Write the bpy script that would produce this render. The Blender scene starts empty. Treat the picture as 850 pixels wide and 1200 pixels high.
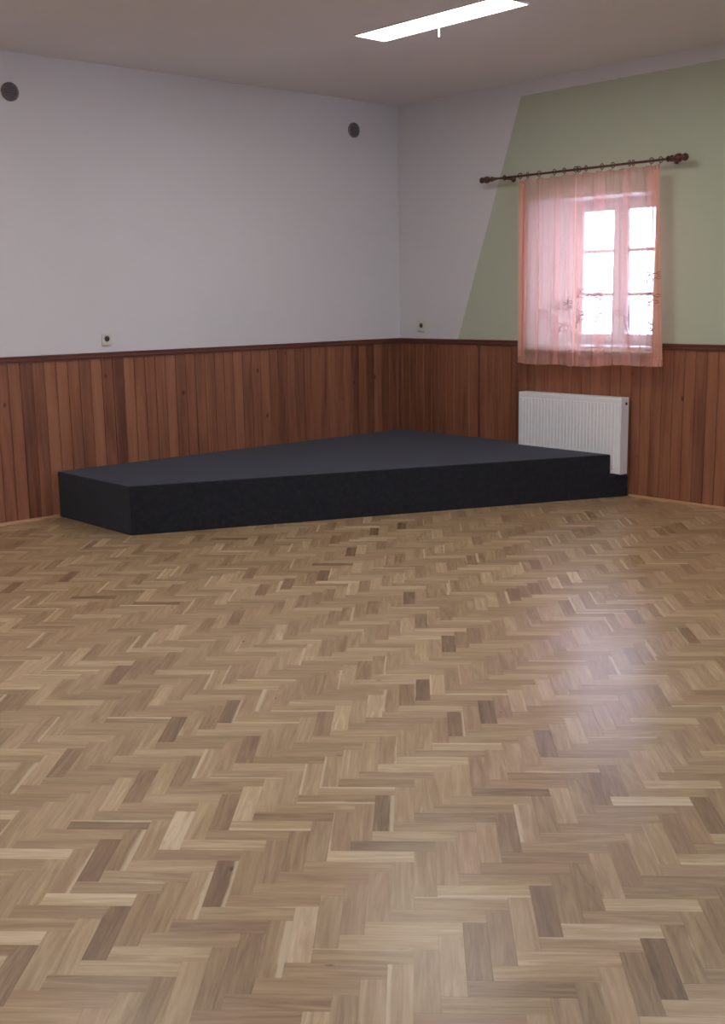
import bpy, bmesh, math, random
from mathutils import Vector, Matrix
random.seed(7)
SC = bpy.context.scene
COL = SC.collection
PI = math.pi

# ------------------------------------------------------------------ camera
F_PX, PITCH, ROLL, YAW = 1320.1, 0.18735, -0.01598, 0.73588
CAM = Vector((-7.5016, -7.7202, 1.58))
fw = Vector((math.sin(YAW)*math.cos(PITCH), math.cos(YAW)*math.cos(PITCH), -math.sin(PITCH)))
rt = fw.cross(Vector((0, 0, 1))).normalized()
up = rt.cross(fw)
rt, up = rt*math.cos(ROLL) + up*math.sin(ROLL), up*math.cos(ROLL) - rt*math.sin(ROLL)
cd = bpy.data.cameras.new('camera')
cd.sensor_fit = 'VERTICAL'
cd.sensor_height = 36.0
cd.sensor_width = 36.0
cd.lens = F_PX/1200*36.0
cd.clip_end = 200
cam = bpy.data.objects.new('camera', cd)
M3 = Matrix((rt, up, -fw)).transposed()
cam.matrix_world = Matrix.Translation(CAM) @ M3.to_4x4()
COL.objects.link(cam)
SC.camera = cam

# ------------------------------------------------------------------ sky, exposure
LAMP = 16.0
SKY = 9.5
w = bpy.data.worlds.new('overcast')
SC.world = w
w.use_nodes = True
bg = w.node_tree.nodes['Background']
bg.inputs['Color'].default_value = (0.79, 0.86, 1.17, 1)
bg.inputs['Strength'].default_value = SKY
vs = SC.view_settings
vs.view_transform = 'Standard'
vs.look = 'None'
vs.exposure = 0.42
vs.gamma = 1.0
vs.use_curve_mapping = False

# ------------------------------------------------------------------ material helpers
def srgb(r, g, b):
    f = lambda c: (c/255/12.92) if c/255 <= .04045 else ((c/255+.055)/1.055)**2.4
    return (f(r), f(g), f(b), 1)

class NT:
    def __init__(s, name):
        s.m = bpy.data.materials.new(name)
        s.m.use_nodes = True
        s.t = s.m.node_tree
        s.b = s.t.nodes['Principled BSDF']
        s.out = s.t.nodes['Material Output']
    def n(s, typ, **kw):
        o = s.t.nodes.new(typ)
        for k, v in kw.items():
            setattr(o, k, v)
        return o
    def l(s, a, b):
        s.t.links.new(a, b)
    def noise(s, vec, scale, detail=3, rough=.5, dist=0):
        o = s.n('ShaderNodeTexNoise')
        o.inputs['Scale'].default_value = scale
        o.inputs['Detail'].default_value = detail
        o.inputs['Roughness'].default_value = rough
        o.inputs['Distortion'].default_value = dist
        if vec is not None:
            s.l(vec, o.inputs['Vector'])
        return o.outputs['Fac']
    def ramp(s, fac, stops):
        o = s.n('ShaderNodeValToRGB')
        e = o.color_ramp.elements
        while len(e) < len(stops):
            e.new(.5)
        for q, (p, c) in zip(e, stops):
            q.position = p
            q.color = c
        s.l(fac, o.inputs['Fac'])
        return o.outputs['Color']
    def mapping(s, vec, scale=(1, 1, 1), loc=(0, 0, 0)):
        o = s.n('ShaderNodeMapping')
        o.inputs['Scale'].default_value = scale
        o.inputs['Location'].default_value = loc
        s.l(vec, o.inputs['Vector'])
        return o.outputs['Vector']
    def mix(s, fac, a, b, mode='MIX'):
        o = s.n('ShaderNodeMix', data_type='RGBA', blend_type=mode)
        for k, v in ((0, fac), (6, a), (7, b)):
            if hasattr(v, 'links'):
                s.l(v, o.inputs[k])
            else:
                o.inputs[k].default_value = v
        return o.outputs[2]
    def math(s, op, a, b=0.0, clamp=False):
        o = s.n('ShaderNodeMath', operation=op, use_clamp=clamp)
        for k, v in ((0, a), (1, b)):
            if hasattr(v, 'links'):
                s.l(v, o.inputs[k])
            else:
                o.inputs[k].default_value = v
        return o.outputs[0]
    def bump(s, h, strength=.2, dist=.002):
        o = s.n('ShaderNodeBump')
        o.inputs['Strength'].default_value = strength
        o.inputs['Distance'].default_value = dist
        s.l(h, o.inputs['Height'])
        s.l(o.outputs['Normal'], s.b.inputs['Normal'])
    def obj(s):
        return s.n('ShaderNodeTexCoord').outputs['Object']
    def pos(s):
        return s.n('ShaderNodeNewGeometry').outputs['Position']
    def set(s, **kw):
        for k, v in kw.items():
            s.b.inputs[k.replace('_', ' ')].default_value = v
        return s

def plain(name, col, rough=.5, metal=0.0, var=.06, scale=30):
    s = NT(name)
    f = s.noise(s.obj(), scale, 3)
    lo = tuple(c*(1-var) for c in col[:3])+(1,)
    hi = tuple(min(1, c*(1+var)) for c in col[:3])+(1,)
    s.l(s.ramp(f, [(.3, lo), (.7, hi)]), s.b.inputs['Base Color'])
    s.set(Roughness=rough, Metallic=metal)
    return s.m

def mat_paint(name, col, green=None):
    s = NT(name)
    p = s.pos()
    f = s.noise(p, 1.3, 4)
    base = s.ramp(f, [(.3, tuple(c*.97 for c in col[:3])+(1,)), (.7, col)])
    if green is not None:
        sp = s.n('ShaderNodeSeparateXYZ')
        s.l(p, sp.inputs[0])
        # painted field: slanting left edge, level top edge a hand below the ceiling
        edge = s.math('SUBTRACT', s.math('MULTIPLY', s.math('SUBTRACT', sp.outputs['Z'], 1.226), -.3565), .742)
        wob = s.math('MULTIPLY', s.math('SUBTRACT', s.noise(p, 25, 2), .5), .012)
        d = s.math('ADD', s.math('SUBTRACT', edge, sp.outputs['Y']), wob)
        a = s.math('MULTIPLY', d, 250.0, True)
        b = s.math('MULTIPLY', s.math('ADD', s.math('SUBTRACT', 3.19, sp.outputs['Z']), wob), 250.0, True)
        base = s.mix(s.math('MULTIPLY', a, b), base,
                     s.ramp(f, [(.3, tuple(c*.96 for c in green[:3])+(1,)), (.7, green)]))
    s.l(base, s.b.inputs['Base Color'])
    s.set(Roughness=.85)
    s.b.inputs['Specular IOR Level'].default_value = .25
    s.bump(s.noise(p, 140, 3, .6), .12, .0015)
    return s.m

def mat_board(name, c0, c1, c2, rough=.42):
    """stained pine: streaks along Z, cathedral figure, dark knots; tone per board from the face attribute"""
    s = NT(name)
    uv = s.n('ShaderNodeUVMap', uv_map='uv').outputs[0]
    tone = s.n('ShaderNodeAttribute', attribute_name='tone').outputs['Fac']
    g1 = s.noise(s.mapping(uv, (55, 1.6, 1)), 1.0, 5, .6, .6)
    g2 = s.noise(s.mapping(uv, (12, .9, 1)), 1.0, 3, .5, 1.2)
    f = s.math('ADD', s.math('MULTIPLY', g1, .45), s.math('MULTIPLY', g2, .55))
    f = s.math('ADD', f, s.math('MULTIPLY', s.math('SUBTRACT', tone, .5), .48))
    col = s.ramp(f, [(.25, c0), (.5, c1), (.78, c2)])
    v = s.n('ShaderNodeTexVoronoi')
    v.inputs['Scale'].default_value = 1.0
    s.l(s.mapping(uv, (4.6, 3.0, 1)), v.inputs['Vector'])
    k = s.math('SUBTRACT', 1.0, s.math('MULTIPLY', s.math('SUBTRACT', v.outputs['Distance'], .035), 22.0, True), True)
    # only some cells carry a knot
    sp = s.n('ShaderNodeSeparateColor')
    s.l(v.outputs['Color'], sp.inputs[0])
    k = s.math('MULTIPLY', k, s.math('GREATER_THAN', sp.outputs[0], .5))
    col = s.mix(s.math('MULTIPLY', k, .8), col, tuple(c*.25 for c in c0[:3])+(1,))
    s.l(col, s.b.inputs['Base Color'])
    s.set(Roughness=rough)
    s.bump(g1, .12, .001)
    return s.m

def mat_parquet():
    s = NT('oak_parquet')
    uv = s.n('ShaderNodeUVMap', uv_map='uv').outputs[0]
    tone = s.n('ShaderNodeAttribute', attribute_name='tone').outputs['Fac']
    hue = s.n('ShaderNodeAttribute', attribute_name='hue').outputs['Fac']
    g1 = s.noise(s.mapping(uv, (6, 120, 1)), 1.0, 5, .65, .5)
    g2 = s.noise(s.mapping(uv, (2.5, 28, 1)), 1.0, 4, .55, 1.6)
    f = s.math('ADD', s.math('MULTIPLY', g1, .3), s.math('MULTIPLY', g2, .7))
    f = s.math('ADD', s.math('MULTIPLY', s.math('SUBTRACT', f, .5), 1.15), tone)
    col = s.ramp(f, [(.0, srgb(100, 75, 49)), (.25, srgb(133, 106, 75)), (.5, srgb(164, 137, 101)), (.75, srgb(188, 163, 126)), (1.0, srgb(216, 197, 164))])
    col = s.mix(s.math('MULTIPLY', hue, .20), col, srgb(186, 146, 122))
    # sapwood along one long edge of some blocks
    sap = s.n('ShaderNodeAttribute', attribute_name='sap').outputs['Fac']
    sl = s.n('ShaderNodeSeparateXYZ')
    s.l(s.n('ShaderNodeUVMap', uv_map='local').outputs[0], sl.inputs[0])
    edge = s.math('MULTIPLY', s.math('SUBTRACT', s.math('ADD', sl.outputs['Y'], s.math('MULTIPLY', g2, .3)), s.math('SUBTRACT', 1.18, sap)), 9.0, True)
    col = s.mix(s.math('MULTIPLY', edge, .65), col, srgb(214, 196, 164))
    v = s.n('ShaderNodeTexVoronoi')
    v.inputs['Scale'].default_value = 1.0
    s.l(s.mapping(uv, (7, 15, 1)), v.inputs['Vector'])
    k = s.math('SUBTRACT', 1.0, s.math('MULTIPLY', s.math('SUBTRACT', v.outputs['Distance'], .045), 12.0, True), True)
    sp = s.n('ShaderNodeSeparateColor')
    s.l(v.outputs['Color'], sp.inputs[0])
    k = s.math('MULTIPLY', k, s.math('GREATER_THAN', sp.outputs[0], .90))
    col = s.mix(s.math('MULTIPLY', k, .85), col, srgb(52, 36, 28))
    s.l(col, s.b.inputs['Base Color'])
    rr = s.math('ADD', .33, s.math('MULTIPLY', g2, .10))
    s.l(rr, s.b.inputs['Roughness'])
    s.b.inputs['Anisotropic'].default_value = .6
    s.b.inputs['Anisotropic Rotation'].default_value = .25
    s.b.inputs['Coat Weight'].default_value = .5
    s.b.inputs['Coat Roughness'].default_value = .26
    tg = s.n('ShaderNodeTangent', direction_type='UV_MAP', uv_map='uv')
    s.l(tg.outputs[0], s.b.inputs['Tangent'])
    s.bump(s.math('ADD', g1, s.math('MULTIPLY', s.noise(s.pos(), 9, 2), .6)), .06, .001)
    return s.m

def mat_carpet():
    s = NT('charcoal_carpet')
    p = s.obj()
    f = s.noise(p, 260, 4, .7)
    g = s.noise(p, 30, 3, .6)
    c = s.ramp(s.math('ADD', s.math('MULTIPLY', f, .7), s.math('MULTIPLY', g, .3)),
               [(.32, (.0085, .009, .0115, 1)), (.55, (.021, .022, .027, 1)), (.75, (.05, .052, .06, 1))])
    s.l(c, s.b.inputs['Base Color'])
    s.set(Roughness=.95)
    s.b.inputs['Specular IOR Level'].default_value = .15
    s.b.inputs['Sheen Weight'].default_value = .25
    s.b.inputs['Sheen Roughness'].default_value = .5
    s.b.inputs['Sheen Tint'].default_value = (.6, .65, .8, 1)
    s.bump(f, .7, .004)
    return s.m

def mat_sheer(name, col, tr, trcol):
    """sheer voile: some light passes straight, some is scattered through, some back"""
    s = NT(name)
    s.t.nodes.remove(s.b)
    p = s.obj()
    weave = s.noise(p, 420, 2)
    slub = s.noise(s.mapping(p, (60, 60, 3)), 1.0, 3)
    c = s.ramp(slub, [(.3, tuple(x*.92 for x in col[:3])+(1,)), (.7, col)])
    td = s.n('ShaderNodeBsdfTranslucent')
    df = s.n('ShaderNodeBsdfDiffuse')
    tp = s.n('ShaderNodeBsdfTransparent')
    tp.inputs['Color'].default_value = trcol
    s.l(c, td.inputs['Color'])
    s.l(c, df.inputs['Color'])
    m1 = s.n('ShaderNodeMixShader')
    m1.inputs[0].default_value = .6
    s.l(td.outputs[0], m1.inputs[1])
    s.l(df.outputs[0], m1.inputs[2])
    m2 = s.n('ShaderNodeMixShader')
    fac = s.math('ADD', tr-.06, s.math('MULTIPLY', weave, .12))
    s.l(fac, m2.inputs[0])
    s.l(m1.outputs[0], m2.inputs[1])
    s.l(tp.outputs[0], m2.inputs[2])
    s.l(m2.outputs[0], s.out.inputs['Surface'])
    return s.m

def mat_glass():
    s = NT('window_glass')
    s.t.nodes.remove(s.b)
    tp = s.n('ShaderNodeBsdfTransparent')
    tp.inputs['Color'].default_value = (.95, .97, .97, 1)
    gl = s.n('ShaderNodeBsdfGlossy')
    gl.inputs['Roughness'].default_value = .02
    fr = s.n('ShaderNodeFresnel')
    fr.inputs['IOR'].default_value = 1.45
    m = s.n('ShaderNodeMixShader')
    s.l(fr.outputs[0], m.inputs[0])
    s.l(tp.outputs[0], m.inputs[1])
    s.l(gl.outputs[0], m.inputs[2])
    s.l(m.outputs[0], s.out.inputs['Surface'])
    return s.m

def mat_emit(name, col, strength):
    s = NT(name)
    s.set(Base_Color=(.9, .9, .9, 1))
    s.b.inputs['Emission Color'].default_value = col
    s.b.inputs['Emission Strength'].default_value = strength
    return s.m

WHITE = mat_paint('white_wall_paint', (.74, .715, .72, 1))
WHITE_GREEN = mat_paint('white_and_green_wall_paint', (.74, .715, .72, 1), (.53, .565, .43, 1))
REVEAL = mat_paint('bright_white_reveal_paint', (.87, .86, .86, 1))
CEIL = mat_paint('ceiling_paint', (.80, .77, .765, 1))
BOARD = mat_board('stained_pine_boards', srgb(104, 62, 44), srgb(144, 92, 66), srgb(166, 112, 82))
RAIL = mat_board('dark_stained_rail', srgb(84, 48, 38), srgb(108, 64, 50), srgb(124, 78, 60), .4)
OAKTRIM = mat_board('pale_oak_trim', srgb(150, 108, 76), srgb(184, 142, 106), srgb(200, 160, 122))
PARQ = mat_parquet()
SUB = plain('joint_filler', srgb(140, 108, 82), .8)
CARPET = mat_carpet()
ENAMEL = plain('white_radiator_enamel', (.86, .86, .86, 1), .35, 0, .02)
DARKHOLE = plain('dark_opening', (.02, .02, .02, 1), .7)
PVC = plain('white_window_frame', (.88, .88, .89, 1), .4, 0, .02)
PLASTIC = plain('cream_plastic', (.68, .66, .58, 1), .4, 0, .03)
SOCKETDARK = plain('dark_socket_well', (.06, .055, .05, 1), .5)
VENTGREY = plain('dark_grey_plastic', (.20, .175, .185, 1), .55)
VENTDARK = plain('dark_mesh', (.11, .10, .105, 1), .7)
RODWOOD = mat_board('dark_walnut_rod', srgb(58, 30, 22), srgb(84, 46, 32), srgb(110, 66, 46), .32)
RODWOOD2 = plain('dark_walnut_turned', srgb(90, 52, 42), .32, 0, .25, 60)
BRASS = plain('dull_bronze', srgb(120, 92, 62), .35, .8)
STEEL = plain('dull_steel', (.5, .5, .5, 1), .35, 1)
SHEER = mat_sheer('peach_voile', (.97, .61, .53, 1), .62, (1, .98, 1, 1))
SHEER2 = mat_sheer('peach_voile_hem', (.98, .56, .43, 1), .30, (1, .90, .88, 1))
THREAD = plain('brown_thread', srgb(122, 84, 74), .8)
THREAD2 = plain('rose_thread', srgb(190, 130, 135), .8)
GLASS = mat_glass()
LIT = mat_emit('lit_diffuser', (1, .975, .95, 1), LAMP)
HOUSING = plain('white_lamp_housing', (.8, .8, .8, 1), .4, 0, .02)
CORD = plain('white_cord', (.85, .85, .83, 1), .5, 0, .02)

# ------------------------------------------------------------------ mesh helpers
def link(o, parent=None):
    COL.objects.link(o)
    if parent is not None:
        o.parent = parent
    return o

def obj(name, bm, mat, parent=None, smooth=False):
    me = bpy.data.meshes.new(name)
    bmesh.ops.recalc_face_normals(bm, faces=bm.faces[:])
    bm.to_mesh(me)
    bm.free()
    for m in (mat if isinstance(mat, (list, tuple)) else [mat]):
        me.materials.append(m)
    if smooth:
        for p in me.polygons:
            p.use_smooth = True
    return link(bpy.data.objects.new(name, me), parent)

def empty(name, loc):
    o = bpy.data.objects.new(name, None)
    o.location = loc
    o.empty_display_size = .1
    return link(o)

def tag(o, label=None, cat=None, group=None, kind=None):
    for k, v in (('label', label), ('category', cat), ('group', group), ('kind', kind)):
        if v:
            o[k] = v
    return o

def box(bm, a, b, bev=0.0, seg=1):
    a, b = [min(x, y) for x, y in zip(a, b)], [max(x, y) for x, y in zip(a, b)]
    vs_ = [bm.verts.new((x, y, z)) for x in (a[0], b[0]) for y in (a[1], b[1]) for z in (a[2], b[2])]
    fs = [bm.faces.new([vs_[i] for i in q]) for q in
          ((0, 1, 3, 2), (4, 6, 7, 5), (0, 4, 5, 1), (2, 3, 7, 6), (0, 2, 6, 4), (1, 5, 7, 3))]
    if bev:
        es = list({e for f in fs for e in f.edges})
        bmesh.ops.bevel(bm, geom=es, offset=bev, segments=seg, affect='EDGES', profile=.5)

def prism(bm, pts, z0, z1):
    lo = [bm.verts.new((x, y, z0)) for x, y in pts]
    hi = [bm.verts.new((x, y, z1)) for x, y in pts]
    bm.faces.new(lo[::-1])
    t = bm.faces.new(hi)
    n = len(pts)
    for i in range(n):
        bm.faces.new((lo[i], lo[(i+1) % n], hi[(i+1) % n], hi[i]))
    return t

def lathe(bm, prof, axis, origin, seg=20):
    """prof: (distance along axis, radius)"""
    ax = Vector(axis).normalized()
    u = ax.orthogonal().normalized()
    v = ax.cross(u)
    rings = []
    for h, r in prof:
        c = Vector(origin)+ax*h
        if r < 1e-6:
            rings.append([bm.verts.new(c)])
        else:
            rings.append([bm.verts.new(c+(u*math.cos(2*PI*i/seg)+v*math.sin(2*PI*i/seg))*r) for i in range(seg)])
    for a, b in zip(rings, rings[1:]):
        for i in range(seg):
            j = (i+1) % seg
            if len(a) == 1 and len(b) == 1:
                continue
            if len(a) == 1:
                bm.faces.new((a[0], b[i], b[j]))
            elif len(b) == 1:
                bm.faces.new((a[i], a[j], b[0]))
            else:
                bm.faces.new((a[i], a[j], b[j], b[i]))
    for rr in (rings[0], rings[-1]):
        if len(rr) > 2:
            bm.faces.new(rr)

def tube(bm, pts, r, seg=6):
    pts = [Vector(p) for p in pts]
    rings = []
    for i, p in enumerate(pts):
        d = (pts[min(i+1, len(pts)-1)]-pts[max(i-1, 0)]).normalized()
        u = d.orthogonal().normalized() if abs(d.z) > .9 else d.cross(Vector((0, 0, 1))).normalized()
        v = d.cross(u)
        rings.append([bm.verts.new(p+(u*math.cos(2*PI*k/seg)+v*math.sin(2*PI*k/seg))*r) for k in range(seg)])
    for a, b in zip(rings, rings[1:]):
        for k in range(seg):
            bm.faces.new((a[k], a[(k+1) % seg], b[(k+1) % seg], b[k]))
    bm.faces.new(rings[0][::-1])
    bm.faces.new(rings[-1])

def torus(bm, c, normal, R, r, n=20, m=8):
    nz = Vector(normal).normalized()
    u = nz.orthogonal().normalized()
    v = nz.cross(u)
    g = []
    for i in range(n):
        a = 2*PI*i/n
        d = u*math.cos(a)+v*math.sin(a)
        g.append([bm.verts.new(Vector(c)+d*(R+r*math.cos(2*PI*j/m))+nz*r*math.sin(2*PI*j/m)) for j in range(m)])
    for i in range(n):
        for j in range(m):
            bm.faces.new((g[i][j], g[(i+1) % n][j], g[(i+1) % n][(j+1) % m], g[i][(j+1) % m]))

# ------------------------------------------------------------------ room shell
XN, YN, H = -9.6, -10.2, 3.30          # far extents of the hall; the corner in view is the origin
RAILZ = 1.208                          # top of the wainscot
PB = .012                              # plaster lies this far behind the board faces
# window opening: at the wall face and, splayed, at the frame
OY0, OY1, OZ0, OZ1 = -1.53, -2.76, 1.15, 2.34
WX, WY0, WY1, WZ0, WZ1 = .36, -1.765, -2.660, 1.175, 2.335

bm = bmesh.new()
box(bm, (XN-.2, PB, -.05), (.46, .4, H))
wall_left = tag(obj('wall_left', bm, WHITE), kind='structure')

def wall_mesh(x0, y_hi, y_lo, shifts):
    """wall slab whose face is the plane x = x0, seen from -x, with one splayed opening per shift along y"""
    bm_ = bmesh.new()
    x1 = x0-PB+.46
    yin, yout = [y_hi], [y_hi]
    for d in shifts:
        yin += [OY0+d, OY1+d]; yout += [WY0+d, WY1+d]
    yin.append(y_lo); yout.append(y_lo)
    zin, zout = [-.05, OZ0, OZ1, H], [-.05, WZ0, WZ1, H]
    g1 = [[bm_.verts.new((x0, y, z)) for z in zin] for y in yin]
    g2 = [[bm_.verts.new((x1, y, z)) for z in zout] for y in yout]
    for i in range(len(yin)-1):
        for j in range(3):
            if i % 2 == 1 and j == 1:
                md = [bm_.verts.new((x0-PB+WX, yout[a], zout[c])) for a, c in ((i, 1), (i+1, 1), (i+1, 2), (i, 2))]
                q1 = [g1[i][1], g1[i+1][1], g1[i+1][2], g1[i][2]]
                q2 = [g2[i][1], g2[i+1][1], g2[i+1][2], g2[i][2]]
                for p_, q_ in ((q1, md), (md, q2)):
                    for k in range(4):
                        bm_.faces.new((p_[k], p_[(k+1) % 4], q_[(k+1) % 4], q_[k])).material_index = 1
            else:
                bm_.faces.new((g1[i][j], g1[i+1][j], g1[i+1][j+1], g1[i][j+1]))
                bm_.faces.new((g2[i][j], g2[i][j+1], g2[i+1][j+1], g2[i+1][j]))
    return bm_
wall_right = tag(obj('wall_right', wall_mesh(PB, PB, YN, [0]), [WHITE_GREEN, REVEAL]), kind='structure')
# the wall behind the viewer gets invented windows, added for daylight fill (local y runs along world x)
FILL_WINDOW_X = [-1.1-1.9*k for k in range(5)]
wall_back = tag(obj('wall_back', wall_mesh(PB, PB, XN, [c-(OY0+OY1)/2 for c in FILL_WINDOW_X]), [WHITE, REVEAL]), kind='structure')
wall_back.location = (0, YN+PB, 0)
wall_back.rotation_euler = (0, 0, -PI/2)
bm = bmesh.new(); box(bm, (XN-.2, YN, -.05), (XN, PB, H))
tag(obj('wall_near', bm, WHITE), kind='structure')
bm = bmesh.new(); box(bm, (XN-.2, YN-.2, H), (.46, .4, H+.15))
ceiling = tag(obj('ceiling', bm, CEIL), kind='structure')
bm = bmesh.new(); box(bm, (XN, YN, -.15), (PB, PB, -.004))
floor = tag(obj('floor', bm, SUB), kind='structure')

# ------------------------------------------------------------------ parquet: herringbone oak blocks 250 x 62.5 mm at 45 degrees
BW, BN = .0626, 4
R2 = math.sqrt(.5)
# lattice phase taken from one dark block: its near-left corner
s0 = (-6.343+5.388)*R2 - 7*BW
t0 = (-6.343-5.388)*R2
def st2xy(s, t):
    return ((s+t)*R2, (t-s)*R2)
def cam_uv(x, y, z=0.0):
    d = Vector((x, y, z))-CAM
    q = d.dot(fw)
    return (425+F_PX*d.dot(rt)/q, 600-F_PX*d.dot(up)/q, q) if q > .1 else (9e9, 9e9, q)

rng = random.Random(21)
blocks = []
smax = 7.6; tmin = -14.2
for i in range(int((-7.5-s0)/BW), int((7.8-s0)/BW)):
    for j in range(int((-14.3-t0)/BW), int((.1-t0)/BW)):
        k = (i-j) % 8
        if k == 0:
            r = (i, j, 4, 1)
        elif k == 7:
            r = (i, j, 1, 4)
        else:
            continue
        s, t = s0+r[0]*BW, t0+r[1]*BW
        s1, t1 = s+r[2]*BW, t+r[3]*BW
        cx, cy = st2xy((s+s1)/2, (t+t1)/2)
        if cx > .08 or cy > .08 or cx < XN-.08 or cy < YN-.08:
            continue
        blocks.append((s, t, s1, t1, cx, cy))

# individually recognisable blocks of the photograph: (x, y) on the floor -> tone
KNOWN = [(-6.23, -5.32, 0.10), (-5.34, -6.05, 0.12), (-5.83, -5.31, 0.12), (-6.11, -4.98, 0.22), (-5.21, -5.31, 0.22), (-5.37, -6.39, 0.12), (-5.39, -6.33, 0.30), (-5.63, -6.02, 0.28), (-5.79, -4.94, 0.85), (-5.44, -5.53, 0.85),
         (-4.58, -5.85, 0.90), (-5.31, -6.21, 0.80), (-6.43, -5.19, 0.95), (-5.85, -5.68, 0.85), (-6.19, -4.82, 0.85),
         (-4.49, -4.95, 0.15),
         (-4.37, -4.94, 0.15),
         (-4.35, -4.55, 0.20),
         (-4.41, -5.30, 0.20), (-3.76, -4.21, 0.20), (-2.35, -3.86, 0.95), (-2.89, -4.94, 0.15), (-2.94, -3.85, 0.15), (-5.15, -3.49, 0.15), (-5.11, -4.25, 0.20), (-5.24, -4.19, 0.20), (-3.11, -1.69, 0.10), (-3.12, -2.75, 0.10), (-2.79, -2.41, 0.10),
         (-4.35, -2.74, 0.15), (-6.37, -5.38, 0.60), (-6.01, -5.47, 0.30), (-5.58, -5.93, 0.70), (-6.18, -5.59, 0.60), (-5.66, -6.21, 0.35),
         (-4.61, -2.30, 0.20), (-3.76, -2.91, 0.20),
         (-4.13, -4.07, 0.70),
         (-4.60, -3.78, 0.60), (-5.30, -5.58, 0.30), (-5.02, -5.92, 0.35),
         (-4.58, -6.04, 0.25),
         (-4.84, -5.49, 0.30), (-5.08, -5.55, 0.35), (-5.98, -4.69, 0.25), (-5.74, -4.66, 0.30), (-5.44, -5.21, 0.35), (-5.28, -5.80, 0.40)]

def block_geo(b):
    s, t, s1, t1, cx, cy = b
    gp = .00018
    hx = [rng.uniform(-.00016, .00016) for _ in range(4)]
    corners = [(s+gp, t+gp), (s1-gp, t+gp), (s1-gp, t1-gp), (s+gp, t1-gp)]
    top = [(*st2xy(a, c), h) for (a, c), h in zip(corners, hx)]
    lo = [(*st2xy(a, c), -.004) for a, c in corners]
    horiz = (s1-s) > (t1-t)
    ou, ov = rng.uniform(0, 400), rng.uniform(0, 400)
    uvs = []
    for a, c in corners:
        uvs.append((ou+a-s, ov+c-t) if horiz else (ou+c-t, ov+a-s))
    tone = min(1, max(0, rng.gauss(.50, .115)))
    if horiz and tone < .5:  # sheen across the grain put into the colour: these blocks are kept lighter
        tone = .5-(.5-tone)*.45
    for kx, ky, kt in KNOWN:
        ks, ktt = (kx-ky)*R2, (kx+ky)*R2
        if s <= ks < s1 and t <= ktt < t1:
            tone = max(.17, kt)
    hue = max(0, rng.gauss(.2, .4))
    sap = rng.uniform(.05, .35) if rng.random() < .22 else -.5
    loc = [(0, 0), (1, 0), (1, 1), (0, 1)] if horiz else [(0, 0), (0, 1), (1, 1), (1, 0)]
    if rng.random() < .5:
        loc = [(x, 1-y) for x, y in loc]
    return top, lo, uvs, tone, hue, sap, loc

def clip_ok(b):
    pts = [st2xy(*c) for c in ((b[0], b[1]), (b[2], b[1]), (b[2], b[3]), (b[0], b[3]))]
    return all(XN < x < PB and YN < y < PB for x, y in pts)

def blocks_mesh(name, bl, origin=None):
    verts, faces, uv, luv, tones, hues, saps = [], [], [], [], [], [], []
    ox, oy = origin or (0, 0)
    for b in bl:
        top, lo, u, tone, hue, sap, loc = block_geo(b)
        n = len(verts)
        for q in top+lo:
            x = min(PB, max(XN, q[0])); y = min(PB, max(YN, q[1]))
            verts.append((x-ox, y-oy, q[2]))
        faces.append((n, n+1, n+2, n+3)); uv += u; luv += loc
        for k in range(4):
            l = (k+1) % 4
            faces.append((n+k, n+4+k, n+4+l, n+l)); uv += [u[k], u[k], u[l], u[l]]; luv += [loc[k], loc[k], loc[l], loc[l]]
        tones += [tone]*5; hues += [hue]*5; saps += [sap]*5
    me = bpy.data.meshes.new(name)
    me.from_pydata(verts, [], faces)
    ul = me.uv_layers.new(name='uv')
    ul.data.foreach_set('uv', [c for q in uv for c in q])
    me.uv_layers.new(name='local').data.foreach_set('uv', [c for q in luv for c in q])
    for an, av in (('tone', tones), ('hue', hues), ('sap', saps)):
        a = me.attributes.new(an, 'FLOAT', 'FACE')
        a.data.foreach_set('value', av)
    me.materials.append(PARQ)
    return me

def px_area(b):
    u, v, q = cam_uv(b[4], b[5])
    inside = -12 < u < 862 and v < 1222
    return (1/q**3) if inside and q > 0 else 0
blocks.sort(key=px_area, reverse=True)
near, rest = blocks[:300], blocks[300:]
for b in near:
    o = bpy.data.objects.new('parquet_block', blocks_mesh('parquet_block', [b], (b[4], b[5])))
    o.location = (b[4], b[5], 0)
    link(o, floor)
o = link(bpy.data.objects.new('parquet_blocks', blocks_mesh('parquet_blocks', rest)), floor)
o['kind'] = 'stuff'

# ------------------------------------------------------------------ wainscot: one board at a time
def board_mesh(L, gap, tone, seed):
    """board with chamfered long edges standing in the XZ plane, face at y=0, width along x"""
    W, ch, T = .0945, .004, PB-.001
    a, b = gap/2, W-gap/2
    tg = .0075                     # tongue that closes the joint, well below the face
    prof = [(a, T), (a, ch), (a+ch, 0), (b-ch, 0), (b, ch), (b, tg), (W+a-.0003, tg), (W+a-.0003, T)]
    vs_, fs, uv = [], [], []
    r = random.Random(seed)
    ou, ov = r.uniform(0, 300), r.uniform(0, 300)
    for x, y in prof:
        vs_ += [(x, y, 0), (x, y, L)]
    for k in range(7):
        fs.append((2*k, 2*k+2, 2*k+3, 2*k+1))
        x0, x1 = prof[k][0], prof[k+1][0]
        uv += [(ou+x0, ov), (ou+x1, ov), (ou+x1, ov+L), (ou+x0, ov+L)]
    fs.append((1, 3, 5, 7, 9, 11, 13, 15)); uv += [(ou+p[0], ov+L) for p in prof]
    fs.append((14, 12, 10, 8, 6, 4, 2, 0)); uv += [(ou+p[0], ov) for p in prof[::-1]]
    me = bpy.data.meshes.new('board')
    me.from_pydata(vs_, [], fs)
    me.uv_layers.new(name='uv').data.foreach_set('uv', [c for q in uv for c in q])
    me.attributes.new('tone', 'FLOAT', 'FACE').data.foreach_set('value', [tone]*len(fs))
    me.materials.append(BOARD)
    return me

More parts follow.
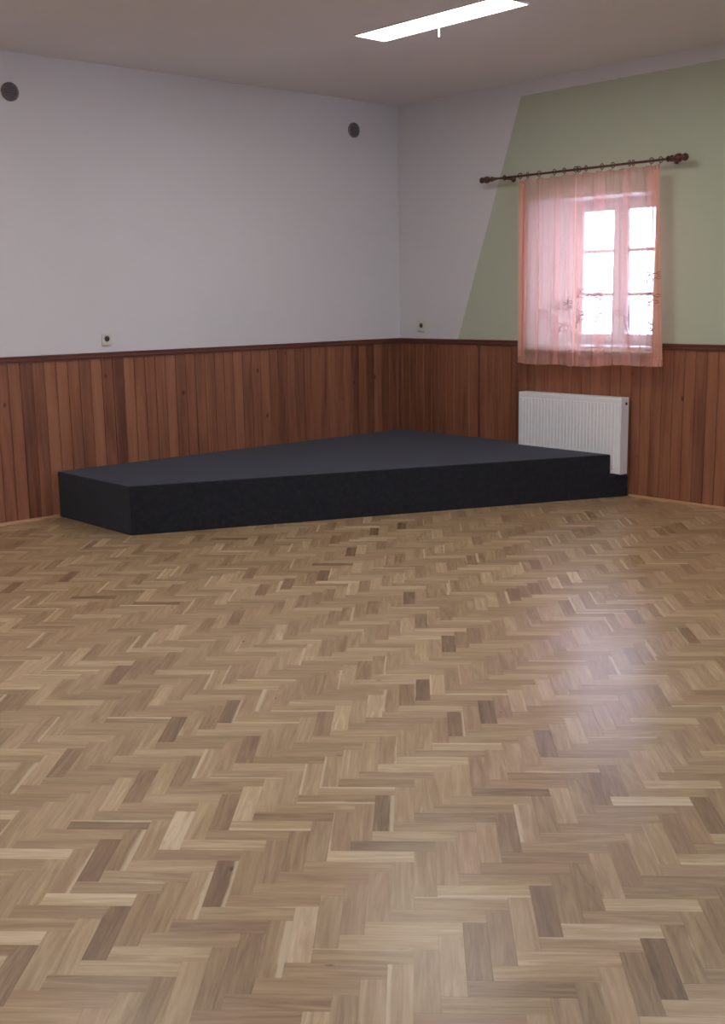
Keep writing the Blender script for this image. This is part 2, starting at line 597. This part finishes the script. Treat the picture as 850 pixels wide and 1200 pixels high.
def board_obj(me, wall, loc, rz):
    o = bpy.data.objects.new('board', me)
    o.location = loc
    o.rotation_euler = (0, 0, rz)
    link(o, wall)

rb = random.Random(5)
LZ = RAILZ-.006
n = int(9.55/.0945)
for i in range(n):
    x1 = -.049-.0945*i
    tone = min(1, max(0, rb.gauss(.5, .15)))
    if i == 31: tone = .08
    if i in (36, 37): tone = .75
    board_obj(board_mesh(LZ, .0036, tone, 1000+i), wall_left, (x1-.0945, 0, 0), 0)
board_obj(board_mesh(LZ, .0036, .4, 999), wall_left, (-.049, 0, 0), 0)
board_obj(board_mesh(LZ, .0008, .4, 998), wall_right, (0, .0605, 0), -PI/2)
n = int(10.1/.0940)
for i in range(n):
    y1 = -.034-.0945*i
    yc = y1-.047
    gap = .0008 if yc > -1.0 else .0036
    L = LZ if not (OY1-.05 < yc < OY0+.05) else OZ0-.035
    tone = min(1, max(0, rb.gauss(.42 if yc > -1.0 else .55, .08 if yc > -1.0 else .12)))
    board_obj(board_mesh(L, gap, tone, 2000+i), wall_right, (0, y1, 0), -PI/2)

def strip(name, pts0, pts1, mat, parent=None):
    """extrude a closed section from pts0 to pts1 (lists of 3-D points) with length UVs"""
    b = bmesh.new()
    a = [b.verts.new(p) for p in pts0]
    c = [b.verts.new(p) for p in pts1]
    k = len(a)
    b.faces.new(a); b.faces.new(c[::-1])
    ul = b.loops.layers.uv.new('uv')
    L = (Vector(pts1[0])-Vector(pts0[0])).length
    for i in range(k):
        f = b.faces.new((a[i], a[(i+1) % k], c[(i+1) % k], c[i]))
        for lp, q in zip(f.loops, ((i*.02, 0), (i*.02+.02, 0), (i*.02+.02, L), (i*.02, L))):
            lp[ul].uv = q
    o = obj(name, b, mat, parent)
    o.data.attributes.new('tone', 'FLOAT', 'FACE').data.foreach_set('value', [.5]*len(o.data.polygons))
    return o

sec = [(.012, -.048), (-.010, -.048), (-.010, -.040), (-.016, -.034), (-.016, -.014), (-.022, -.010), (-.022, -.002), (-.020, 0), (.012, 0)]
tag(strip('trim_1', [(XN, o_, RAILZ+z) for o_, z in sec], [(PB, o_, RAILZ+z) for o_, z in sec], RAIL), kind='structure')
tag(strip('trim_2', [(o_, -.0, RAILZ+z) for o_, z in sec], [(o_, OY0+.045, RAILZ+z) for o_, z in sec], RAIL), kind='structure')
tag(strip('trim_3', [(o_, OY1-.045, RAILZ+z) for o_, z in sec], [(o_, YN, RAILZ+z) for o_, z in sec], RAIL), kind='structure')
# dark cover strip over the joint of the two wainscot sections on the right wall
cs = [(.002, -.994), (-.006, -.994), (-.008, -.998), (-.008, -1.014), (-.006, -1.018), (.002, -1.018)]
tag(strip('trim_4', [(x, y, .345) for x, y in cs], [(x, y, RAILZ-.048) for x, y in cs], RAIL), kind='structure')
# corner bead
cb = [(.0, .0), (-.016, .0), (-.013, -.010), (-.010, -.013), (.0, -.016)]
tag(strip('trim_5', [(x, y, .345) for x, y in cb], [(x, y, RAILZ-.048) for x, y in cb], RAIL), kind='structure')
qb = [(0, 0)]+[(-.018*math.cos(a*PI/10), .018*math.sin(a*PI/10)) for a in range(6)]
tag(strip('baseboard_left', [(XN, a, z+.0003) for a, z in qb], [(-3.60, a, z+.0003) for a, z in qb], OAKTRIM), kind='structure')
tag(strip('baseboard_right', [(a, -2.60, z+.0003) for a, z in qb], [(a, YN, z+.0003) for a, z in qb], OAKTRIM), kind='structure')

# ------------------------------------------------------------------ window
win = tag(empty('window_1', (WX, (WY0+WY1)/2, WZ0)), kind='structure')
def wbox(name, a, b, mat, parent, bev=0.004):
    bm_ = bmesh.new()
    box(bm_, a, b, bev)
    return obj(name, bm_, mat, parent)
def into(o, base):
    """mesh was written in world coordinates; shift it into its parent's frame"""
    o.data.transform(Matrix.Translation(-Vector(base)))
    return o
WB = (WX, (WY0+WY1)/2, WZ0)
def fr_boxes(bm_, x0, x1, ya, yb, za, zb, wd):
    """rectangular frame, ya > yb"""
    box(bm_, (x0, ya, za), (x1, ya-wd, zb), .003)
    box(bm_, (x0, yb+wd, za), (x1, yb, zb), .003)
    box(bm_, (x0, ya-wd, za), (x1, yb+wd, za+wd), .003)
    box(bm_, (x0, ya-wd, zb-wd), (x1, yb+wd, zb), .003)
bm = bmesh.new()
fr_boxes(bm, WX-.004, WX+.066, WY0+.002, WY1-.002, WZ0-.002, WZ1+.002, .028)
into(obj('window_frame', bm, PVC, win), WB)
ymid = (WY0+WY1)/2
for ya, yb in ((WY0-.022, ymid+.002), (ymid-.002, WY1+.022)):
    za, zb = WZ0+.022, WZ1-.022
    bm = bmesh.new()
    sw = .062
    fr_boxes(bm, WX-.016, WX+.044, ya, yb, za, zb, sw)
    sash = into(obj('sash', bm, PVC, win), WB)
    zz = [za+sw, 1.58, 1.93, zb-sw]
    for z in zz[1:3]:
        into(wbox('glazing_bar', (WX-.006, ya-sw, z-.013), (WX+.034, yb+sw, z+.013), PVC, sash, .003), WB)
    for z0_, z1_ in zip(zz, zz[1:]):
        into(wbox('pane', (WX+.012, ya-sw+.002, z0_+.002), (WX+.016, yb+sw-.002, z1_-.002), GLASS, sash, 0), WB)
bm = bmesh.new()
box(bm, (WX-.024, ymid+.012, 1.70), (WX-.0155, ymid+.034, 1.77), .002)
tube(bm, [(WX-.022, ymid+.023, 1.745), (WX-.052, ymid+.023, 1.745), (WX-.056, ymid+.023, 1.735), (WX-.056, ymid+.023, 1.64)], .007, 8)
into(obj('window_handle', bm, PVC, win), WB)
bm = bmesh.new()                       # window board, splayed like the reveal
pts = [(-.035, OY0+.03), (PB, OY0+.03), (PB, OY0), (WX-.004, WY0), (WX-.004, WY1), (PB, OY1), (PB, OY1-.03), (-.035, OY1-.03)]
prism(bm, pts[::-1], OZ0-.012, OZ0+.027)
into(obj('window_sill', bm, PVC, win), WB)

def copy_tree(o, parent=None):
    c = o.copy(); COL.objects.link(c)
    if parent is not None:
        c.parent = parent
    for ch in list(o.children):
        copy_tree(ch, c)
    return c
for i, c in enumerate(FILL_WINDOW_X):  # unseen windows, made up to let in more daylight
    o = copy_tree(win)
    o.name = 'window_%d' % (i+2)
    o.rotation_euler = (0, 0, -PI/2)
    # window_1 sits at y = ymid where the opening is centred on (OY0+OY1)/2
    o.location = (c+ymid-(OY0+OY1)/2, YN+PB-WX, WZ0)

# ------------------------------------------------------------------ carpeted stage platform in the corner
SH = .343
FX, FY = -3.585, -1.02                 # front left corner
def front_y(x):
    return FY+(x-FX)*(-2.585-FY)/(0-FX)
NX, NY = -.150, -1.545                 # pocket cut for the radiator
stage = tag(empty('stage_platform', (FX, FY, 0)), 'low corner stage wrapped in charcoal carpet on the parquet floor', 'stage')
SB = (FX, FY, 0)
G = .0015
bm = bmesh.new()
top = prism(bm, [(FX, -G), (FX, FY), (NX, front_y(NX)), (NX, NY), (-G, NY), (-G, -G)], SH-.022, SH)
es = [e for e in top.edges if max(v.co.y for v in e.verts) < -.9 or all(abs(v.co.x-FX) < 1e-5 for v in e.verts)]
bmesh.ops.bevel(bm, geom=es, offset=.010, segments=3, affect='EDGES', profile=.5)
into(obj('deck', bm, CARPET, stage), SB)
nrm = Vector((front_y(0)-FY, FX, 0)).normalized()
nrm = Vector((-abs(nrm.x), -abs(nrm.y), 0))
def fp(x, off=0.0):
    v = Vector((x, front_y(x), 0))-nrm*off
    return v
bm = bmesh.new()                       # front panel with the step cut out below the radiator
TH = .018
zt = SH-.022
outl = [(FX, 0.0004), (0-G, 0.0004), (0-G, .165), (NX, .165), (NX, zt), (FX, zt)]
fr_ = [bm.verts.new((x, front_y(x), z)) for x, z in outl]
bk_ = [bm.verts.new((x-nrm.x*TH if x > -3 else x, front_y(x)+TH, z)) if False else bm.verts.new((x, front_y(x)+TH, z)) for x, z in outl]
bm.faces.new(fr_); bm.faces.new(bk_[::-1])
for k in range(6):
    bm.faces.new((fr_[k], bk_[k], bk_[(k+1) % 6], fr_[(k+1) % 6]))
into(obj('front_panel', bm, CARPET, stage), SB)
into(wbox('side_panel', (FX, -G, .0004), (FX+TH, FY+TH, zt), CARPET, stage, 0), SB)
bm = bmesh.new()                       # pocket lining behind and under the radiator
prism(bm, [(NX, NY), (NX, front_y(NX)+TH), (-G, front_y(0)+TH), (-G, NY)], .150, .165)
box(bm, (NX-.015, NY, .165), (NX, front_y(NX)+TH+.004, zt))
box(bm, (NX, NY, .165), (-G, NY+.015, zt))
into(obj('pocket_lining', bm, CARPET, stage), SB)

# ------------------------------------------------------------------ radiator
RX0, RX1, RY0, RY1, RZ0, RZ1 = -.138, -.034, -1.570, -2.600, .186, .790
RB = (-.086, (RY0+RY1)/2, RZ0)
rad = tag(empty('radiator', RB), 'white steel panel radiator with vertical flutes on the right wall under the window', 'radiator')
bm = bmesh.new()                       # fluted front panel
nf = 30
y_in0, y_in1 = RY0-.018, RY1+.018
pitch = (y_in0-y_in1)/nf
zrows = [RZ0+.006, RZ0+.040, RZ0+.048, RZ1-.050, RZ1-.045, RZ1-.012]
prof = []
for k in range(nf):
    y = y_in0-k*pitch
    prof += [(y, 0), (y-pitch*.14, 0), (y-pitch*.26, 1), (y-pitch*.74, 1), (y-pitch*.86, 0)]
prof.append((y_in1, 0))
prof = [(RY0-.002, 0)]+prof+[(RY1+.002, 0)]
rows = []
for ri, z in enumerate(zrows):
    d = 1 if ri in (2, 3) else 0
    rows.append([bm.verts.new((RX0+.006-.0050*q*d, y, z)) for y, q in prof])
for a, b in zip(rows, rows[1:]):
    for k in range(len(prof)-1):
        bm.faces.new((a[k], a[k+1], b[k+1], b[k]))
# rolled top and bottom lips
for row, dz in ((rows[-1], .006), (rows[0], -.003)):
    l1 = [bm.verts.new((v.co.x+.003, v.co.y, v.co.z+dz)) for v in row]
    l2 = [bm.verts.new((v.co.x+.012, v.co.y, v.co.z)) for v in l1]
    for a, b in ((row, l1), (l1, l2)):
        for k in range(len(a)-1):
            bm.faces.new((a[k], a[k+1], b[k+1], b[k]))
into(obj('front_panel', bm, ENAMEL, rad, False), RB)
into(wbox('rear_panel', (RX1-.012, RY0-.002, RZ0+.006), (RX1, RY1+.002, RZ1-.006), ENAMEL, rad, .003), RB)
for y in (RY0, RY1):
    s = -1 if y == RY0 else 1
    bm = bmesh.new()
    box(bm, (RX0+.004, y, RZ0), (RX1, y+s*.004, RZ1-.001), .0015)
    sp = into(obj('side_cover', bm, ENAMEL, rad), RB)
    bm = bmesh.new()
    lathe(bm, [(-.002, .012), (.002, .012), (.002, .007), (.0008, .006)], (0, -s, 0), (RX1-.035, y, RZ1-.050), 16)
    into(obj('end_plug', bm, DARKHOLE, sp), RB)
bm = bmesh.new()                       # top grille
box(bm, (RX0+.010, RY0-.004, RZ1-.007), (RX0+.018, RY1+.004, RZ1-.001))
box(bm, (RX1-.016, RY0-.004, RZ1-.007), (RX1-.006, RY1+.004, RZ1-.001))
k = 0
y = RY0-.004
while y > RY1+.006:
    box(bm, (RX0+.018, y, RZ1-.006), (RX1-.016, y-.005, RZ1-.002))
    y -= .0125
into(obj('top_grille', bm, ENAMEL, rad), RB)
bm = bmesh.new()                       # convector fins between the panels
for i in range(40):
    y = RY0-.02-i*(RY0-RY1-.04)/39
    box(bm, (RX0+.014, y, RZ0+.05), (RX1-.013, y-.0012, RZ1-.03))
f_ = into(obj('convector_fins', bm, ENAMEL, rad), RB)
f_['kind'] = 'stuff'
for y in (RY0-.16, RY1+.16):
    bm = bmesh.new()
    box(bm, (RX1-.001, y+.015, RZ0+.05), (-.004, y-.015, RZ1-.06), .002)
    box(bm, (-.006, y+.022, RZ0+.03), (-.0005, y-.022, RZ1-.04), .001)
    into(obj('wall_bracket', bm, ENAMEL, rad), RB)

# ------------------------------------------------------------------ curtain rod
RDX, RDZ, RDR = -.105, 2.542, .009
RDB = (RDX, -2.10, RDZ)
rod = tag(empty('curtain_rod', RDB), 'dark wooden curtain rod with turned end knobs above the window', 'curtain rod')
bm = bmesh.new()
lathe(bm, [(0, RDR), (1.70, RDR)], (0, -1, 0), (RDX, -1.245, RDZ), 16)
o = into(obj('pole', bm, RODWOOD2, rod, True), RDB)
fin = [(-.03, .0125), (.0, .0125), (.002, .019), (.010, .022), (.018, .019), (.021, .013), (.034, .012), (.038, .02), (.050, .027),
       (.064, .029), (.078, .026), (.086, .017), (.092, .015), (.098, .022), (.110, .026), (.122, .022), (.130, .011), (.133, 0)]
for y, s in ((-1.245, 1), (-2.945, -1)):
    bm = bmesh.new()
    k = 1.0 if s == 1 else 1.12
    lathe(bm, [(h*1.1, r*k) for h, r in fin], (0, s, 0), (RDX, y, RDZ), 20)
    into(obj('finial', bm, RODWOOD2, rod, True), RDB)
for y in (-1.37, -2.925):
    bm = bmesh.new()
    lathe(bm, [(0, .026), (.006, .026), (.010, .018), (.014, .010), (.10, .009)], (-1, 0, 0), (PB-.0005, y, RDZ-.004), 16)
    torus(bm, (RDX, y, RDZ), (0, 1, 0), .0165, .006, 18, 8)
    into(obj('bracket', bm, RODWOOD2, rod, True), RDB)

# ------------------------------------------------------------------ sheer curtains
def smooth01(a, b, x):
    t = min(1, max(0, (x-a)/(b-a)))
    return t*t*(3-2*t)

class Panel:
    def __init__(s, yt0, yt1, yb0, yb1, ztop, zb0, zb1, nrings, seed, layer, folds):
        s.__dict__.update(locals())
        r = random.Random(seed)
        s.ph = [r.uniform(0, 2*PI) for _ in range(6)]
        s.fr = [nrings-1, nrings*.62, nrings*1.45, nrings*2.3]
    def at(s, u, v):
        """u across 0..1, v down 0..1"""
        uc, xf = u, 0.0
        for k, (c, wd) in enumerate(s.folds):          # folds laid over on themselves: three layers deep
            t = (u-c-.010*math.sin(1.7*v+s.ph[k % 6]))/wd
            if abs(t) < 4:
                e = math.exp(-t*t)
                uc -= 2.6*wd*t*e*smooth01(0, .07, u)*smooth01(0, .07, 1-u)*(.55+.45*smooth01(0, .06, v))
                xf += .012*t*math.exp(-t*t*.6)*(1 if k % 2 else -1)
        u = min(1, max(0, uc))
        y = (s.yt0*(1-v)+s.yb0*v)*(1-u)+(s.yt1*(1-v)+s.yb1*v)*u
        zb = s.zb0*(1-u)+s.zb1*u + .006*math.sin(9*u+s.ph[0])
        sc = .008*(1-math.cos(2*PI*u*(s.nrings-1)))/2*(1-smooth01(0, .08, v))
        z = (s.ztop-sc)*(1-v)+zb*v
        ed = smooth01(0, .10, u)*smooth01(0, .10, 1-u)
        a0 = .014*(1-v*.8)*ed
        a1 = (.004+.010*v)*ed
        ww = .35*math.sin(2.2*v+s.ph[4])
        x = (a0*math.cos(2*PI*u*s.fr[0]) + a1*math.sin(2*PI*u*s.fr[1]+s.ph[1]+ww)
             + .55*a1*math.sin(2*PI*u*s.fr[2]+s.ph[2]-ww*1.5) + .004*(.4+v)*ed*math.sin(2*PI*u*s.fr[3]+s.ph[3]+ww))
        y += .010*math.sin(2*PI*u*s.fr[1]*1.0+s.ph[1]+1.2+ww)*min(1, 6*u, 6*(1-u)) + .004*math.sin(2*PI*u*s.fr[3]+s.ph[3]+1)*min(1, 6*u, 6*(1-u))
        return Vector((RDX-.004-s.layer-x*.8+xf, y, z))

def sheet(bm, p, u0, u1, v0, v1, nu, nv, off=0.0):
    g_ = [[bm.verts.new(p.at(u0+(u1-u0)*i/nu, v0+(v1-v0)*j/nv)+Vector((-off, 0, 0))) for j in range(nv+1)] for i in range(nu+1)]
    for i in range(nu):
        for j in range(nv):
            bm.faces.new((g_[i][j], g_[i+1][j], g_[i+1][j+1], g_[i][j+1]))

def sprig(bm, p, u, v, size, lean, rs):
    r = random.Random(rs)
    W = abs(p.yt1-p.yt0); Hh = p.ztop-p.zb0
    def q(dx, dz):
        a = p.at(min(.995, max(.005, u+dx/W)), min(.995, max(0, v-dz/Hh)))
        return a+Vector((-.003, 0, 0))
    stem = [q(lean*t*t*size, t*size) for t in [k/6 for k in range(7)]]
    tube(bm, stem, .0028, 4)
    for k in range(5):
        t = .25+.16*k
        sd = 1 if k % 2 else -1
        bx, bz = lean*t*t*size, t*size
        l = size*(.34-.04*k)
        pts = [q(bx+sd*l*m*.8, bz+l*(m*.9-.35*m*m)) for m in (0, .33, .66, 1)]
        tube(bm, pts, .0023, 4)
        # leaf blade at the twig end
        for o_ in (-.012, .012):
            tube(bm, [pts[-1], q(bx+sd*l*.8+sd*.012, bz+l*.55+o_), q(bx+sd*l*.8+sd*.026, bz+l*.55+o_*.4)], .0022, 4)

def curtain(p, label, group, sprigs, hems):
    base = Vector((RDX, (p.yt0+p.yt1)/2, p.zb0))
    root = tag(empty('sheer_curtain', base), label, 'curtain', group)
    hv = .035
    bm_ = bmesh.new()
    sheet(bm_, p, 0, 1, 0, 1, 260, 40)
    into(obj('fabric', bm_, SHEER, root, True), base)
    bm_ = bmesh.new()
    sheet(bm_, p, 0, 1, 1-hv, 1, 260, 3, .0018)
    into(obj('bottom_hem', bm_, SHEER, root, True), base)
    for a, b in hems:
        bm_ = bmesh.new()
        sheet(bm_, p, a, b, 0, 1, 24, 40, .0018)
        into(obj('side_hem', bm_, SHEER2, root, True), base)
    bm_ = bmesh.new()
    sheet(bm_, p, 0, 1, 0, .022, 260, 2, .0018)
    into(obj('heading_tape', bm_, SHEER, root, True), base)
    for k in range(p.nrings):
        u = min(.985, max(.015, k/(p.nrings-1)))
        a = p.at(u, 0.002)
        bm_ = bmesh.new()
        tilt = random.Random(k*3+int(p.layer*1e4)).uniform(-.45, .45)
        torus(bm_, (RDX, a.y, RDZ+.001), (math.sin(tilt), math.cos(tilt), 0), .0205, .0036, 20, 8)
        tube(bm_, [(RDX, a.y, RDZ-.019), (RDX-.001, a.y, RDZ-.025), (a.x, a.y, a.z-.008)], .002, 6)
        into(obj('curtain_ring', bm_, RODWOOD2, root, True), base)
    for m, (nm, lst) in ((THREAD, ('embroidery', sprigs[0])), (THREAD2, ('embroidery', sprigs[1]))):
        if lst:
            for i, (u, v, sz, ln) in enumerate(lst):
                bm_ = bmesh.new()
                sprig(bm_, p, u, v, sz, ln, i)
                into(obj('embroidered_sprig', bm_, m, root), base)
    return root

pl = Panel(-1.525, -2.110, -1.530, -2.110, 2.512, 1.024, 1.020, 6, 3, .0, [(.10, .075), (.36, .085), (.54, .035), (.70, .080), (.90, .050)])
pr = Panel(-2.114, -2.875, -2.114, -2.955, 2.510, 1.022, 1.048, 8, 12, .022, [(.09, .055), (.20, .024), (.315, .065), (.46, .035), (.62, .080), (.78, .035), (.90, .055)])
curtain(pl, 'left panel of the peach sheer curtains, nearer the room corner', 'peach sheer curtain panels',
        ([(.86, .74, .14, .3)], [(.55, .78, .12, -.3), (.78, .86, .13, .2)]), [(0, .15), (.988, 1)])
curtain(pr, 'right panel of the peach sheer curtains with dark embroidered sprigs', 'peach sheer curtain panels',
        ([(.24, .70, .13, .4), (.88, .74, .17, .3), (.82, .86, .13, .5), (.92, .60, .12, .2)],
         [(.12, .80, .14, .3), (.34, .82, .15, -.3), (.55, .78, .13, .3), (.70, .84, .14, -.2), (.16, .66, .10, .2)]), [(0, .012), (.955, 1)])

# ------------------------------------------------------------------ wall sockets
def socket(name, c, facing, label):
    """plate 82 mm square; facing is the outward wall normal"""
    n = Vector(facing); r = Vector((0, 0, 1)).cross(n)
    root = tag(empty(name, c), label, 'socket', None)
    Mx = Matrix((r, Vector((0, 0, 1)), n)).transposed().to_4x4()
    def add(nm, b, mat, par, sm=False):
        b.transform(Mx)
        return obj(nm, b, mat, par, sm)
    b = bmesh.new(); box(b, (-.041, -.041, 0), (.041, .041, .010), .003, 2)
    add('cover_plate', b, PLASTIC, root)
    b = bmesh.new(); lathe(b, [(.0095, .027), (.013, .026), (.013, .0225), (.011, .022)], (0, 0, 1), (0, .004, 0), 24)
    add('socket_rim', b, PLASTIC, root)
    b = bmesh.new(); lathe(b, [(.0098, .0222), (.0112, .0222)], (0, 0, 1), (0, .004, 0), 24)
    well = add('socket_well', b, SOCKETDARK, root)
    b = bmesh.new(); lathe(b, [(.011, .0024), (.022, .0024), (.024, 0)], (0, 0, 1), (0, .015, 0), 10)
    add('earth_pin', b, STEEL, well)
    b = bmesh.new(); box(b, (-.041, -.047, 0), (.041, -.0415, .016), .001)
    add('lower_lip', b, PLASTIC, root)
    return root
socket('wall_socket', (-3.105, PB, 1.305), (0, -1, 0), 'cream wall socket just above the rail on the long white left wall')
socket('wall_socket', (PB, -.284, 1.322), (-1, 0, 0), 'small pale wall socket on the short white strip beside the green paint')

# ------------------------------------------------------------------ round wall vents
def vent(c, label):
    root = tag(empty('wall_vent', c), label, 'vent', 'round grey vents high on the left wall')
    bm_ = bmesh.new()
    lathe(bm_, [(0, .064), (.012, .064), (.018, .060), (.019, .054), (.014, .051), (.010, .050)], (0, -1, 0), (0, 0, 0), 32)
    obj('vent_ring', bm_, VENTGREY, root, True)
    bm_ = bmesh.new()
    lathe(bm_, [(0, .050), (.0105, .050)], (0, -1, 0), (0, 0, 0), 32)
    obj('vent_mesh', bm_, VENTDARK, root)
    for k in range(-4, 5):
        z = k*.0105
        hw = math.sqrt(.05**2-z*z)
        bm_ = bmesh.new()
        box(bm_, (-hw, -.0165, z-.0028), (hw, -.0100, z+.0012))
        obj('slat', bm_, VENTGREY, root)
    return root
vent((-3.750, PB, 3.030), 'round dark grey wall vent at the far left edge, under the ceiling')
vent((-.535, PB, 3.042), 'round dark grey wall vent nearer the room corner, under the ceiling')

# ------------------------------------------------------------------ ceiling lights
def make_lamp(loc, label, group=None):
    root = tag(empty('ceiling_light', loc), label, 'ceiling light', group)
    hx, hy = .132, .622
    bm_ = bmesh.new()
    for a, b in (((-hx-.008, -hy-.008, -.012), (-hx, hy+.008, -.0005)), ((hx, -hy-.008, -.012), (hx+.008, hy+.008, -.0005)),
                 ((-hx, -hy-.008, -.012), (hx, -hy, -.0005)), ((-hx, hy, -.012), (hx, hy+.008, -.0005))):
        box(bm_, a, b, .001)
    obj('lamp_frame', bm_, HOUSING, root)
    bm_ = bmesh.new()
    box(bm_, (-hx+.0005, -hy+.0005, -.010), (hx-.0005, hy-.0005, -.001))
    obj('diffuser', bm_, LIT, root)
    return root
l1 = make_lamp((-2.05, -2.475, H), 'bright rectangular ceiling light panel on the ceiling above the stage front')
for x, y, cn in ((-4.65, -2.475, 'second in the front row'), (-7.25, -2.475, 'third in the front row'),
                 (-2.05, -5.0, 'first in the second row'), (-4.65, -5.0, 'second in the second row'), (-7.25, -5.0, 'third in the second row')):
    c = copy_tree(l1)  # invented lamp outside the view, added to brighten the hall
    c.location = (x, y, H)
    c['label'] = 'added rectangular fill light panel on the ceiling out of view, ' + cn
    c['group'] = 'added fill lights out of view'
bm = bmesh.new()
tube(bm, [(0, 0, 0), (0, 0, -.05)], .0045, 8)
lathe(bm, [(0, .0045), (.002, .006), (.022, .006), (.024, 0)], (0, 0, -1), (0, 0, -.046), 10)
pc = obj('pull_cord', bm, CORD, l1, True)
pc.location = (.105, .085, -.010)
